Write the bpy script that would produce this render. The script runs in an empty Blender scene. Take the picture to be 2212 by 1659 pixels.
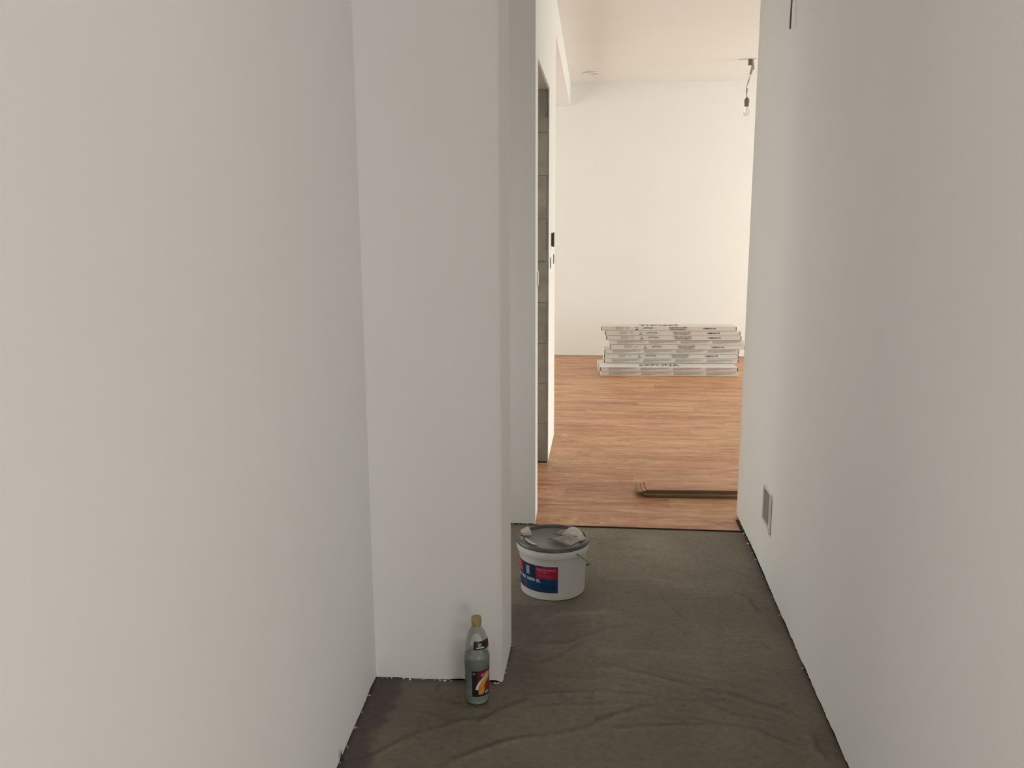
import bpy, bmesh, math, random
import numpy as np
from mathutils import Matrix, Vector, noise
random.seed(7)
S = bpy.context.scene
C = S.collection
PI = math.pi

# ------------------------------------------------------------------ camera, world, light, exposure
cam_d = bpy.data.cameras.new('camera'); cam = bpy.data.objects.new('camera', cam_d); C.objects.link(cam)
cam_d.sensor_width = 36.0; cam_d.lens = 1850.0 / 2212.0 * 36.0; cam_d.clip_start = 0.02
rx = Vector((0.99472755, 0.10246935, -0.00413884))
dn = Vector((0.01509213, -0.18618786, -0.98239824))
fw = Vector((-0.10143631, 0.97715614, -0.18675267))
M = Matrix.Identity(4)
for i in range(3):
    M[i][0] = rx[i]; M[i][1] = -dn[i]; M[i][2] = -fw[i]
M[2][3] = 1.42
cam.matrix_world = M
S.camera = cam

w = bpy.data.worlds.new('world'); S.world = w; w.use_nodes = True
w.node_tree.nodes['Background'].inputs[0].default_value = (0.80, 0.90, 1.0, 1)
w.node_tree.nodes['Background'].inputs[1].default_value = 0.05

def area(name, loc, direction, sx, sy, power, col=(1, 1, 1), spread=180):
    l = bpy.data.lights.new(name, 'AREA'); l.shape = 'RECTANGLE'; l.size = sx; l.size_y = sy
    l.energy = power; l.color = col; l.spread = math.radians(spread)
    o = bpy.data.objects.new(name, l); C.objects.link(o); o.location = loc
    o.rotation_euler = Vector(direction).to_track_quat('-Z', 'Y').to_euler()
    return o
# daylight by the far room's right window; all other lamps are added fills
# window daylight and added fill lamps: hall behind the viewer (back and right), side passage, far room (right, left)
HALL = (1.0, .985, .95); ROOM = (.985, 1.01, .925)
# added fills except room right: hall behind the viewer (back wall), side passage, far room (right, left)
HALL = (1.0, .970, .938); ROOM = (.995, 1.01, .925)
area('fill_hall_1', (3.8, -5.45, 1.1), (0, 1, 0), 2.4, 1.9, 78, HALL)  # added hall fill, placed to match the passage wall tones
area('fill_hall_3', (5.15, -4.55, 1.0), (-1, 0, 0), 1.7, 1.7, 110, HALL)  # added to even out left wall and end wall at their corner
area('fill_hall_2', (-3.2, -5.45, 1.1), (0, 1, 0), 2.0, 1.9, 118, HALL)  # added hall fill that lifts the right wall
area('fill_side_passage', (-1.75, 3.25, .75), (1, 0, 0), 1.0, 1.2, 6.0, HALL)  # added fill for right wall and pier; the end wall has no window
area('daylight_room_right', (4.42, 7.6, 1.15), (-1, 0, -.2), 2.4, 2.0, 107, ROOM)
area('fill_wall_stub', (4.42, 5.4, .65), (-1, 0, -.1), 1.6, 1.2, 27, ROOM)  # added low fill brightening the wall stub; no door stands here
area('fill_stub_foot', (4.42, 5.0, .32), (-1, -.03, -.06), 1.4, .5, 3.1, ROOM, 40)  # narrow fill added to whiten the lower wall stub
area('fill_room_left', (-3.1, 7.4, 1.3), (1, 0, -.1), 2.4, 2.0, 57, ROOM)  # added fill for the far wall; the side wall there is solid

S.view_settings.view_transform = 'Standard'
S.view_settings.look = 'None'
S.view_settings.gamma = 1.0
S.view_settings.use_curve_mapping = False
S.view_settings.exposure = 0.0

# ------------------------------------------------------------------ materials
def mat(name, col, rough=0.6, spec=0.5, metal=0.0):
    m = bpy.data.materials.new(name); m.use_nodes = True
    b = m.node_tree.nodes['Principled BSDF']
    b.inputs['Base Color'].default_value = (*col, 1); b.inputs['Roughness'].default_value = rough
    b.inputs['Specular IOR Level'].default_value = spec; b.inputs['Metallic'].default_value = metal
    return m
def N(m, t, **kw):
    n = m.node_tree.nodes.new(t)
    for k, v in kw.items(): setattr(n, k, v)
    return n
def L(m, a, b): m.node_tree.links.new(a, b)
def noisy(m, c1, c2, scale, detail=4, bump=0.0, bscale=None, bdist=0.001, stretch=None, lo=.35, hi=.65):
    b = m.node_tree.nodes['Principled BSDF']
    tc = N(m, 'ShaderNodeTexCoord'); mp = N(m, 'ShaderNodeMapping')
    if stretch: mp.inputs['Scale'].default_value = stretch
    L(m, tc.outputs['Object'], mp.inputs[0])
    n = N(m, 'ShaderNodeTexNoise'); n.inputs['Scale'].default_value = scale; n.inputs['Detail'].default_value = detail
    L(m, mp.outputs[0], n.inputs['Vector'])
    r = N(m, 'ShaderNodeValToRGB'); r.color_ramp.elements[0].position = lo; r.color_ramp.elements[1].position = hi
    r.color_ramp.elements[0].color = (*c1, 1); r.color_ramp.elements[1].color = (*c2, 1)
    L(m, n.outputs['Fac'], r.inputs[0]); L(m, r.outputs[0], b.inputs['Base Color'])
    if bump:
        n2 = N(m, 'ShaderNodeTexNoise'); n2.inputs['Scale'].default_value = bscale or scale; n2.inputs['Detail'].default_value = 5
        L(m, mp.outputs[0], n2.inputs['Vector'])
        bp = N(m, 'ShaderNodeBump'); bp.inputs['Strength'].default_value = bump; bp.inputs['Distance'].default_value = bdist
        L(m, n2.outputs['Fac'], bp.inputs['Height']); L(m, bp.outputs[0], b.inputs['Normal'])
    return m

m_wall = noisy(mat('white_plaster', (.8, .8, .8), .85, .2), (.885, .872, .852), (.90, .888, .87), 2.2, 5, .25, 140, .0006)
m_ceil = noisy(mat('ceiling_paint', (.8, .8, .8), .9, .15), (.87, .86, .835), (.885, .875, .85), 2.0)
m_raw = noisy(mat('raw_masonry', (.3, .3, .3), .95, .1), (.36, .335, .30), (.48, .45, .40), 9, 6, .6, 60, .003)
m_rawd = noisy(mat('mortar', (.2, .2, .2), .95, .1), (.30, .275, .24), (.38, .35, .31), 14, 4, .5, 70, .002)
m_plas = noisy(mat('plaster_edge', (.4, .4, .4), .95, .1), (.33, .31, .28), (.42, .40, .37), 16, 4, .5, 70, .002)
m_gap = mat('black_gap_strip', (.02, .018, .016), .95, .1)
m_fdark = noisy(mat('dark_joint', (.05, .04, .035), .95, .1), (.035, .028, .025), (.16, .14, .12), 40, 4)
m_purple = mat('plaster_dust_grey', (.30, .28, .27), .95, .1)

# screed: colour attribute on the mesh holds the trowel marks and the patches, noise the fine grain
m_scr = mat('cement_screed', (.1, .09, .07), .62, .35)
b = m_scr.node_tree.nodes['Principled BSDF']
att = N(m_scr, 'ShaderNodeAttribute'); att.attribute_name = 'marks'
tc = N(m_scr, 'ShaderNodeTexCoord')
n1 = N(m_scr, 'ShaderNodeTexNoise'); n1.inputs['Scale'].default_value = 3.2; n1.inputs['Detail'].default_value = 7; n1.inputs['Roughness'].default_value = .65
n2 = N(m_scr, 'ShaderNodeTexNoise'); n2.inputs['Scale'].default_value = 55; n2.inputs['Detail'].default_value = 6
L(m_scr, tc.outputs['Object'], n1.inputs['Vector']); L(m_scr, tc.outputs['Object'], n2.inputs['Vector'])
r1 = N(m_scr, 'ShaderNodeValToRGB'); r1.color_ramp.elements[0].position = .3; r1.color_ramp.elements[1].position = .7
r1.color_ramp.elements[0].color = (.158, .136, .100, 1); r1.color_ramp.elements[1].color = (.208, .182, .138, 1)
L(m_scr, n1.outputs['Fac'], r1.inputs[0])
mp2 = N(m_scr, 'ShaderNodeMapRange'); mp2.inputs['From Min'].default_value = .3; mp2.inputs['From Max'].default_value = .7
mp2.inputs['To Min'].default_value = .86; mp2.inputs['To Max'].default_value = 1.12
L(m_scr, n2.outputs['Fac'], mp2.inputs[0])
mu = N(m_scr, 'ShaderNodeMix', data_type='RGBA', blend_type='MULTIPLY'); mu.inputs[0].default_value = 1
L(m_scr, r1.outputs[0], mu.inputs[6]); L(m_scr, mp2.outputs[0], mu.inputs[7])
mu2 = N(m_scr, 'ShaderNodeMix', data_type='RGBA', blend_type='MULTIPLY'); mu2.inputs[0].default_value = 1
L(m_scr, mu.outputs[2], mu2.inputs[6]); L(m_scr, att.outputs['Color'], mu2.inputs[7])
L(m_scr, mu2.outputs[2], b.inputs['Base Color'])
bp = N(m_scr, 'ShaderNodeBump'); bp.inputs['Strength'].default_value = .35; bp.inputs['Distance'].default_value = .0015
L(m_scr, n2.outputs['Fac'], bp.inputs['Height']); L(m_scr, bp.outputs[0], b.inputs['Normal'])

# wood decor of the vinyl planks
def wood(name, dark=(.30, .138, .070), mid=(.485, .248, .130), light=(.64, .385, .225), gain=1.0):
    m = mat(name, mid, .44, .28)
    b = m.node_tree.nodes['Principled BSDF']
    tc = N(m, 'ShaderNodeTexCoord'); oi = N(m, 'ShaderNodeObjectInfo')
    off = N(m, 'ShaderNodeVectorMath', operation='SCALE'); off.inputs[0].default_value = (37, 91, 11)
    L(m, oi.outputs['Random'], off.inputs['Scale'])
    add = N(m, 'ShaderNodeVectorMath', operation='ADD'); L(m, tc.outputs['Object'], add.inputs[0]); L(m, off.outputs[0], add.inputs[1])
    def layer(sx, sy, detail, rough):
        mp = N(m, 'ShaderNodeMapping'); mp.inputs['Scale'].default_value = (sx, sy, 1); L(m, add.outputs[0], mp.inputs[0])
        n = N(m, 'ShaderNodeTexNoise'); n.inputs['Scale'].default_value = 1; n.inputs['Detail'].default_value = detail
        n.inputs['Roughness'].default_value = rough; n.inputs['Distortion'].default_value = .35
        L(m, mp.outputs[0], n.inputs['Vector']); return n.outputs['Fac']
    a = layer(5.5, 42, 6, .66); c = layer(16, 150, 4, .6); d = layer(1.6, 11, 3, .5)
    s1 = N(m, 'ShaderNodeMath', operation='MULTIPLY_ADD'); s1.inputs[1].default_value = .35; L(m, c, s1.inputs[0]); 
    s0 = N(m, 'ShaderNodeMath', operation='MULTIPLY'); s0.inputs[1].default_value = .65; L(m, a, s0.inputs[0]); L(m, s0.outputs[0], s1.inputs[2])
    s2 = N(m, 'ShaderNodeMath', operation='MULTIPLY_ADD'); s2.inputs[1].default_value = .45; L(m, d, s2.inputs[0]); L(m, s1.outputs[0], s2.inputs[2])
    s3 = N(m, 'ShaderNodeMath', operation='MULTIPLY_ADD'); s3.inputs[1].default_value = .035; L(m, oi.outputs['Random'], s3.inputs[0]); L(m, s2.outputs[0], s3.inputs[2])
    r = N(m, 'ShaderNodeValToRGB'); e = r.color_ramp.elements
    e[0].position = .58; e[0].color = (*[x * gain for x in dark], 1); e[1].position = .90; e[1].color = (*[x * gain for x in light], 1)
    k = e.new(.735); k.color = (*[x * gain for x in mid], 1)
    L(m, s3.outputs[0], r.inputs[0])
    h = N(m, 'ShaderNodeHueSaturation'); hr = N(m, 'ShaderNodeMapRange'); hr.inputs['To Min'].default_value = .488; hr.inputs['To Max'].default_value = .508
    fr = N(m, 'ShaderNodeMath', operation='FRACT'); mlt = N(m, 'ShaderNodeMath', operation='MULTIPLY'); mlt.inputs[1].default_value = 17.3
    L(m, oi.outputs['Random'], mlt.inputs[0]); L(m, mlt.outputs[0], fr.inputs[0]); L(m, fr.outputs[0], hr.inputs[0])
    L(m, hr.outputs[0], h.inputs['Hue']); L(m, r.outputs[0], h.inputs['Color']); L(m, h.outputs[0], b.inputs['Base Color'])
    bp = N(m, 'ShaderNodeBump'); bp.inputs['Strength'].default_value = .12; bp.inputs['Distance'].default_value = .0006
    L(m, c, bp.inputs['Height']); L(m, bp.outputs[0], b.inputs['Normal'])
    return m
m_wood = wood('wood_decor')
m_under = mat('vinyl_underside', (.10, .075, .05), .8, .2)
m_edge = noisy(mat('board_edge', (.17, .13, .09), .8, .2), (.13, .10, .07), (.23, .18, .125), 12, 3, stretch=(.5, 6, 60))

m_card = noisy(mat('white_carton', (.8, .77, .74), .6, .3), (.66, .62, .585), (.70, .665, .635), 3)
m_ink = mat('black_ink', (.035, .028, .022), .7, .2)
m_grey = mat('grey_ink', (.44, .41, .385), .8, .2)
m_flap = mat('dark_box_end', (.03, .024, .02), .8, .2)

m_pail = mat('white_pail_plastic', (.72, .71, .68), .38, .45)
m_pail.node_tree.nodes['Principled BSDF'].inputs['Subsurface Weight'].default_value = .05
m_lid = mat('dark_grey_lid_plastic', (.088, .088, .09), .27, .55)
m_blue = mat('blue_print', (.008, .055, .16), .4, .4)
m_navy = mat('dark_blue_print', (.006, .03, .10), .4, .4)
m_red = mat('red_print', (.42, .012, .05), .4, .4)
m_pink = mat('pink_print', (.60, .10, .14), .4, .4)
m_white = mat('white_print', (.75, .78, .80), .5, .4)
m_pinkt = mat('pale_pink_print', (.62, .28, .34), .5, .4)
m_glue = noisy(mat('cream_adhesive', (.6, .55, .47), .45, .5), (.56, .51, .44), (.68, .63, .55), 40, 4, .4, 60, .002)
m_glueg = noisy(mat('smeared_adhesive', (.3, .3, .27), .4, .5), (.16, .165, .14), (.36, .36, .32), 26, 4, .4, 60, .001, stretch=(1, .4, 1))
m_steel = mat('steel_wire', (.18, .17, .16), .35, .5, .8)
m_blade = noisy(mat('trowel_steel', (.1, .1, .09), .35, .5, .3), (.045, .045, .04), (.15, .15, .125), 20, 4)
m_black = mat('black_plastic', (.012, .012, .012), .35, .5)
m_dgrey = mat('dark_grey_plastic', (.10, .095, .085), .4, .5)
m_plate = mat('white_switch_plastic', (.78, .77, .74), .35, .5)
m_vent = noisy(mat('grey_vent_panel', (.26, .25, .24), .6, .3), (.24, .23, .22), (.28, .27, .26), 30)
m_cord = mat('grey_cord', (.32, .28, .22), .6, .3)
m_sock = mat('lamp_socket', (.16, .13, .09), .5, .4)
m_cap = noisy(mat('gold_cap', (.5, .38, .12), .4, .5), (.30, .245, .10), (.40, .33, .15), 60)
m_lblk = mat('black_label', (.012, .011, .009), .4, .5)
m_lred = mat('dark_red_label', (.16, .006, .012), .4, .5)
m_lor = noisy(mat('orange_fruit_print', (.7, .3, .04), .45, .4), (.62, .24, .03), (.72, .36, .05), 60)
m_lyel = mat('yellow_fruit_print', (.62, .42, .06), .45, .4)
m_lcherry = mat('cherry_fruit_print', (.30, .01, .02), .4, .4)
m_lgreen = mat('leaf_print', (.05, .08, .02), .5, .4)
m_lblue = mat('pale_blue_print', (.45, .55, .62), .5, .4)

def clear(name, tint, ior=1.33, base=.0):
    m = bpy.data.materials.new(name); m.use_nodes = True; nt = m.node_tree; nt.nodes.clear()
    out = nt.nodes.new('ShaderNodeOutputMaterial'); t = nt.nodes.new('ShaderNodeBsdfTransparent'); g = nt.nodes.new('ShaderNodeBsdfGlossy')
    d = nt.nodes.new('ShaderNodeBsdfDiffuse'); d.inputs[0].default_value = (.55, .60, .56, 1)
    t.inputs[0].default_value = (*tint, 1); g.inputs['Roughness'].default_value = .07
    f = nt.nodes.new('ShaderNodeLayerWeight'); f.inputs[0].default_value = .35
    mx = nt.nodes.new('ShaderNodeMixShader'); mx0 = nt.nodes.new('ShaderNodeMixShader'); mx0.inputs[0].default_value = base
    nt.links.new(t.outputs[0], mx0.inputs[1]); nt.links.new(d.outputs[0], mx0.inputs[2])
    ml = nt.nodes.new('ShaderNodeMath'); ml.operation = 'MULTIPLY'; ml.inputs[1].default_value = .55
    nt.links.new(f.outputs['Fresnel'], ml.inputs[0]); nt.links.new(ml.outputs[0], mx.inputs[0])
    nt.links.new(mx0.outputs[0], mx.inputs[1]); nt.links.new(g.outputs[0], mx.inputs[2]); nt.links.new(mx.outputs[0], out.inputs[0])
    return m
m_pet = clear('clear_pet', (.965, .98, .97), base=.08)
m_bulb = clear('clear_bulb_glass', (.93, .93, .92), base=.04)
m_water = clear('water', (.82, .86, .83), base=.32)

# ------------------------------------------------------------------ helpers
def link(name, me, m, parent=None):
    o = bpy.data.objects.new(name, me); C.objects.link(o)
    if m is not None:
        for x in (m if isinstance(m, (list, tuple)) else [m]): me.materials.append(x)
    if parent is not None: o.parent = parent
    return o
def obj(name, bm, m, parent=None, smooth=False, loc=None):
    bmesh.ops.recalc_face_normals(bm, faces=bm.faces[:])
    me = bpy.data.meshes.new(name); bm.to_mesh(me); bm.free()
    if smooth:
        me.polygons.foreach_set('use_smooth', [True] * len(me.polygons))
        try: me.set_sharp_from_angle(angle=math.radians(38))
        except Exception: pass
    o = link(name, me, m, parent)
    if loc: o.location = loc
    return o
def tag(o, label=None, cat=None, group=None, kind=None):
    if label: o['label'] = label
    if cat: o['category'] = cat
    if group: o['group'] = group
    if kind: o['kind'] = kind
    return o
def empty(name, loc, rz=0):
    o = bpy.data.objects.new(name, None); C.objects.link(o); o.location = loc; o.rotation_euler.z = rz; o.empty_display_size = .05
    return o
def box(bm, x0, x1, y0, y1, z0, z1, mi=0, bev=0):
    v = [bm.verts.new(p) for p in ((x0, y0, z0), (x1, y0, z0), (x1, y1, z0), (x0, y1, z0), (x0, y0, z1), (x1, y0, z1), (x1, y1, z1), (x0, y1, z1))]
    fs = []
    for q in ((0, 3, 2, 1), (4, 5, 6, 7), (0, 1, 5, 4), (1, 2, 6, 5), (2, 3, 7, 6), (3, 0, 4, 7)):
        f = bm.faces.new([v[i] for i in q]); f.material_index = mi; fs.append(f)
    if bev:
        es = list({e for f in fs for e in f.edges})
        bmesh.ops.bevel(bm, geom=es, offset=bev, segments=1, affect='EDGES')
def prism(bm, pts, z0, z1, mi=0):
    lo = [bm.verts.new((x, y, z0)) for x, y in pts]; hi = [bm.verts.new((x, y, z1)) for x, y in pts]
    n = len(pts); bm.faces.new(lo[::-1]).material_index = mi; bm.faces.new(hi).material_index = mi
    for i in range(n): bm.faces.new((lo[i], lo[(i + 1) % n], hi[(i + 1) % n], hi[i])).material_index = mi
def lathe(bm, prof, n=64, mi=0, cx=0, cy=0):
    rings = []
    for r, z in prof:
        if r < 1e-6: rings.append([bm.verts.new((cx, cy, z))])
        else: rings.append([bm.verts.new((cx + r * math.cos(2 * PI * k / n), cy + r * math.sin(2 * PI * k / n), z)) for k in range(n)])
    for a, b_ in zip(rings, rings[1:]):
        if len(a) == 1 and len(b_) == 1: continue
        for k in range(n):
            k2 = (k + 1) % n
            if len(a) == 1: f = bm.faces.new((a[0], b_[k2], b_[k]))
            elif len(b_) == 1: f = bm.faces.new((a[k], a[k2], b_[0]))
            else: f = bm.faces.new((a[k], a[k2], b_[k2], b_[k]))
            f.material_index = mi
def tube(bm, pts, r, n=8, cap=True):
    pts = [Vector(p) for p in pts]; rings = []; up = Vector((.31, .17, .93)).normalized()
    rs = r if isinstance(r, (list, tuple)) else [r] * len(pts)
    for i, p in enumerate(pts):
        t = (pts[min(i + 1, len(pts) - 1)] - pts[max(i - 1, 0)]).normalized()
        a = t.cross(up)
        if a.length < .05: a = t.cross(Vector((1, 0, 0)))
        a.normalize(); b_ = t.cross(a)
        rings.append([bm.verts.new(p + (a * math.cos(2 * PI * k / n) + b_ * math.sin(2 * PI * k / n)) * rs[i]) for k in range(n)])
    for a, b_ in zip(rings, rings[1:]):
        for k in range(n): bm.faces.new((a[k], a[(k + 1) % n], b_[(k + 1) % n], b_[k]))
    if cap: bm.faces.new(rings[0][::-1]); bm.faces.new(rings[-1])
# text as flat mesh, in the XZ plane or bent on a cylinder
def text_mesh(s, size, italic=0, bold=0, res=2):
    cu = bpy.data.curves.new('txt', 'FONT'); cu.body = s; cu.size = size; cu.shear = italic; cu.offset = bold; cu.resolution_u = res
    cu.align_x = 'CENTER'; cu.align_y = 'CENTER'
    o = bpy.data.objects.new('txt', cu); C.objects.link(o)
    dg = bpy.context.evaluated_depsgraph_get()
    me = bpy.data.meshes.new_from_object(o.evaluated_get(dg))
    vs = [v.co.copy() for v in me.vertices]; fs = [list(p.vertices) for p in me.polygons]
    bpy.data.objects.remove(o); bpy.data.curves.remove(cu); bpy.data.meshes.remove(me)
    return vs, fs
def add_text(bm, s, size, f, sx=1.0, mi=0, width=None, **kw):
    vs, fs = text_mesh(s, size, **kw)
    if not vs: return
    if width:
        ww = max(v.x for v in vs) - min(v.x for v in vs); sx = width / ww
    nv = [bm.verts.new(f(v.x * sx, v.y)) for v in vs]
    for q in fs:
        try: bm.faces.new([nv[i] for i in q]).material_index = mi
        except ValueError: pass
def add_rect(bm, f, u0, u1, v0, v1, mi=0, nu=1):
    for i in range(nu):
        a = u0 + (u1 - u0) * i / nu; b_ = u0 + (u1 - u0) * (i + 1) / nu
        bm.faces.new([bm.verts.new(f(*p)) for p in ((a, v0), (b_, v0), (b_, v1), (a, v1))]).material_index = mi
def add_poly(bm, f, pts, mi=0):
    bm.faces.new([bm.verts.new(f(*p)) for p in pts]).material_index = mi

# ------------------------------------------------------------------ the screed floor, with trowel ridges
STROKES = [  # (polyline on the floor in metres, half width, ridge height, darkness)
 ([(-0.04, 2.57), (0.06, 2.58), (0.17, 2.55), (0.27, 2.52), (0.34, 2.47), (0.41, 2.45), (0.48, 2.4), (0.55, 2.37), (0.62, 2.31)], .013, .0016, .28),
 ([(-0.07, 2.54), (0.06, 2.54), (0.19, 2.53), (0.29, 2.5), (0.37, 2.46)], .010, .0014, -.10),
 ([(-0.21, 2.37), (-0.12, 2.4), (-0.04, 2.42), (0.08, 2.42), (0.21, 2.42), (0.33, 2.4), (0.43, 2.41)], .010, .0013, .24),
 ([(-0.42, 2.0), (-0.35, 2.06), (-0.27, 2.12), (-0.18, 2.17), (-0.09, 2.2), (-0.02, 2.24), (0.03, 2.28), (0.11, 2.33), (0.18, 2.38)], .013, .0014, .26),
 ([(-0.35, 2.21), (-0.31, 2.26), (-0.25, 2.32), (-0.19, 2.36)], .012, .0012, .25),
 ([(-0.62, 2.02), (-0.5, 2.16), (-0.36, 2.24)], .012, .0010, .20),
 ([(-0.22, 2.57), (-0.16, 2.58), (-0.11, 2.63), (-0.02, 2.75)], .012, .0012, .20),
 ([(-0.23, 2.7), (-0.11, 2.71), (-0.04, 2.77), (0.03, 2.83), (0.15, 2.88)], .012, .0012, .22),
 ([(0.24, 3.12), (0.27, 3.04), (0.33, 2.92)], .010, .0012, .15),
 ([(0.16, 3.1), (0.32, 3.1), (0.51, 3.13)], .012, .0012, .15),
 ([(-0.04, 3.7), (0.07, 3.7), (0.23, 3.73)], .016, .0012, .16),
 ([(-0.03, 3.44), (0.11, 3.49), (0.22, 3.52)], .014, .0012, .18),
 ([(0.2, 3.43), (0.31, 3.4), (0.41, 3.31)], .012, .0012, .18),
 ([(0.49, 3.44), (0.58, 3.38), (0.63, 3.33)], .012, .0012, .18),
 ([(0.52, 3.21), (0.59, 3.14), (0.59, 3.09), (0.61, 2.99)], .012, .0012, .2),
 ([(0.48, 2.75), (0.57, 2.78), (0.6, 2.71)], .010, .0012, .16),
 ([(0.03, 2.22), (0.1, 2.24), (0.25, 2.28), (.36, 2.29)], .010, .0010, .22),
 ([(0.33, 2.4), (0.38, 2.36), (0.42, 2.33), (0.54, 2.31)], .009, .0012, .2),
 ([(0.61, 2.26), (0.61, 2.19), (0.63, 2.12)], .010, .0010, .2),
 ([(-0.1, 3.0), (0.05, 2.99), (0.2, 2.93), (.36, 2.82)], .02, .0010, .10),
 ([(0.0, 3.28), (0.2, 3.30), (0.4, 3.22)], .02, .0010, -.08),
 ([(-0.2, 2.66), (-0.05, 2.64), (0.18, 2.70), (.4, 2.66)], .02, .0010, -.07),
 ([(-0.55, 1.9), (-0.3, 1.98), (-0.05, 2.02), (.25, 2.02), (.5, 1.95)], .016, .0012, .16),
 ([(-0.5, 2.34), (-0.4, 2.30), (-0.3, 2.3)], .02, .0010, .12),
 ([(-0.22, 2.50), (-0.08, 2.49), (0.1, 2.50), (0.25, 2.47), (0.36, 2.42), (0.45, 2.38)], .009, .0012, .16),
 ([(0.0, 2.62), (0.16, 2.60), (0.3, 2.565), (0.42, 2.50), (0.52, 2.43)], .009, .0012, .14),
 ([(-0.25, 2.30), (-0.1, 2.34), (0.05, 2.36), (0.2, 2.36), (0.36, 2.34)], .010, .0010, .14),
 ([(0.12, 2.30), (0.3, 2.31), (0.46, 2.26), (0.58, 2.18)], .010, .0010, .16),
 ([(-0.19, 2.86), (-0.13, 2.93), (-0.02, 2.96), (0.08, 2.95)], .018, .0010, -.16),
 ([(-0.02, 3.58), (0.2, 3.61), (0.42, 3.57), (.6, 3.5)], .014, .0010, .12),
 ([(-0.52, 2.26), (-0.42, 2.22), (-0.3, 2.24)], .010, .0010, .15),
]
def screed_grid(name, x0, x1, y0, y1, step):
    nx = int((x1 - x0) / step) + 1; ny = int((y1 - y0) / step) + 1
    xs = np.linspace(x0, x1, nx); ys = np.linspace(y0, y1, ny)
    X, Y = np.meshgrid(xs, ys); rng = np.random.RandomState(3)
    Z = np.zeros_like(X); K = np.ones_like(X)
    def vn(sc, seed):     # smooth value noise
        r = np.random.RandomState(seed); g = r.rand(64, 64)
        u = (X * sc) % 63; v = (Y * sc) % 63; i = u.astype(int); j = v.astype(int); fu = u - i; fv = v - j
        fu = fu * fu * (3 - 2 * fu); fv = fv * fv * (3 - 2 * fv)
        return (g[j, i] * (1 - fu) + g[j, i + 1] * fu) * (1 - fv) + (g[j + 1, i] * (1 - fu) + g[j + 1, i + 1] * fu) * fv
    wx = (vn(4, 1) - .5) * .03 + (vn(26, 2) - .5) * .009; wy = (vn(4, 5) - .5) * .03 + (vn(26, 6) - .5) * .009
    PX, PY = X + wx, Y + wy
    for pts, hw, h, dk in STROKES:
        best = np.full(X.shape, 9.0); T = np.zeros_like(X); n = len(pts) - 1; side = np.zeros_like(X)
        for k in range(n):
            (ax, ay), (bx, by) = pts[k], pts[k + 1]; dx, dy = bx - ax, by - ay; l2 = dx * dx + dy * dy
            t = np.clip(((PX - ax) * dx + (PY - ay) * dy) / l2, 0, 1)
            d = np.hypot(PX - ax - t * dx, PY - ay - t * dy); m = d < best
            best = np.where(m, d, best); T = np.where(m, (k + t) / n, T)
            side = np.where(m, ((PX - ax) * dy - (PY - ay) * dx) / math.sqrt(l2), side)
        fade = np.clip(np.minimum(T, 1 - T) * 7, .15, 1) * (.55 + .75 * vn(9, 9))
        Z += 1.5 * h * np.exp(-((side - hw * .9) / (hw * .8)) ** 2) * fade * np.exp(-(best / (hw * 2.6)) ** 2) * (best < hw * 6)
        K *= 1 - 1.45 * dk * fade * np.exp(-((best) / (hw * .85)) ** 2)
        K *= 1 + abs(dk) * .85 * fade * np.exp(-((side - hw * 1.7) / (hw * .9)) ** 2) * np.exp(-(best / (hw * 3)) ** 2)  # pale line on one side of each mark paints its lit ridge
    K *= .93 + .14 * vn(5, 11); K *= .95 + .1 * vn(48, 12)
    spots = (vn(60, 15) > .93) & (vn(9, 16) > .45); K = np.where(spots, K * .72, K)
    Z += (vn(3, 21) - .5) * .0015
    # darker, slightly violet tone along the wall feet and round the passage
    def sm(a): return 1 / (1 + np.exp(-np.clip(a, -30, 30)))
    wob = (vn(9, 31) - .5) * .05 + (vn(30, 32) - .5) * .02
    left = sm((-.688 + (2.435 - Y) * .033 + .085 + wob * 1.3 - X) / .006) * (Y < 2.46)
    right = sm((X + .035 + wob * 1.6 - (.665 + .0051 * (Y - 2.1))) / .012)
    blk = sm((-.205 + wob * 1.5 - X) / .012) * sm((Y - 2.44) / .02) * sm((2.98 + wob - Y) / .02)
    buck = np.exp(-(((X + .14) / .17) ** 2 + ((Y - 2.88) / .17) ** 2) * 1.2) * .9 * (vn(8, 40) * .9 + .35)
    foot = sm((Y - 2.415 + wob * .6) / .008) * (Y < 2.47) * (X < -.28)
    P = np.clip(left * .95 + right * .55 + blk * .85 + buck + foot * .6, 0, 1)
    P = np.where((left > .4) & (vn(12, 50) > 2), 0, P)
    lightp = np.clip((vn(4, 60) - .62) * 4, 0, 1) * .22 * (Y > 3.0)
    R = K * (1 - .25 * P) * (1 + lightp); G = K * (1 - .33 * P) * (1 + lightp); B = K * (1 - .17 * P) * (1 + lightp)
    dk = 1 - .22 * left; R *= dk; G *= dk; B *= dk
    co = np.stack([X, Y, Z], -1).reshape(-1, 3)
    idx = np.arange(nx * ny).reshape(ny, nx)
    q = np.stack([idx[:-1, :-1], idx[:-1, 1:], idx[1:, 1:], idx[1:, :-1]], -1).reshape(-1, 4)
    me = bpy.data.meshes.new(name); me.vertices.add(len(co)); me.vertices.foreach_set('co', co.astype(np.float32).ravel())
    me.loops.add(q.size); me.loops.foreach_set('vertex_index', q.astype(np.int32).ravel())
    me.polygons.add(len(q)); me.polygons.foreach_set('loop_start', np.arange(0, q.size, 4, dtype=np.int32))
    me.polygons.foreach_set('use_smooth', np.ones(len(q), dtype=bool))
    me.update(calc_edges=True)
    a = me.color_attributes.new('marks', 'FLOAT_COLOR', 'POINT')
    a.data.foreach_set('color', np.stack([R, G, B, np.ones_like(R)], -1).astype(np.float32).ravel())
    return link(name, me, m_scr)
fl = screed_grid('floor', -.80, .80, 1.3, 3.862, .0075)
tag(fl, 'bare grey brown cement floor with curved trowel marks in the passage', 'floor', kind='structure')
bm = bmesh.new()
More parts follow.
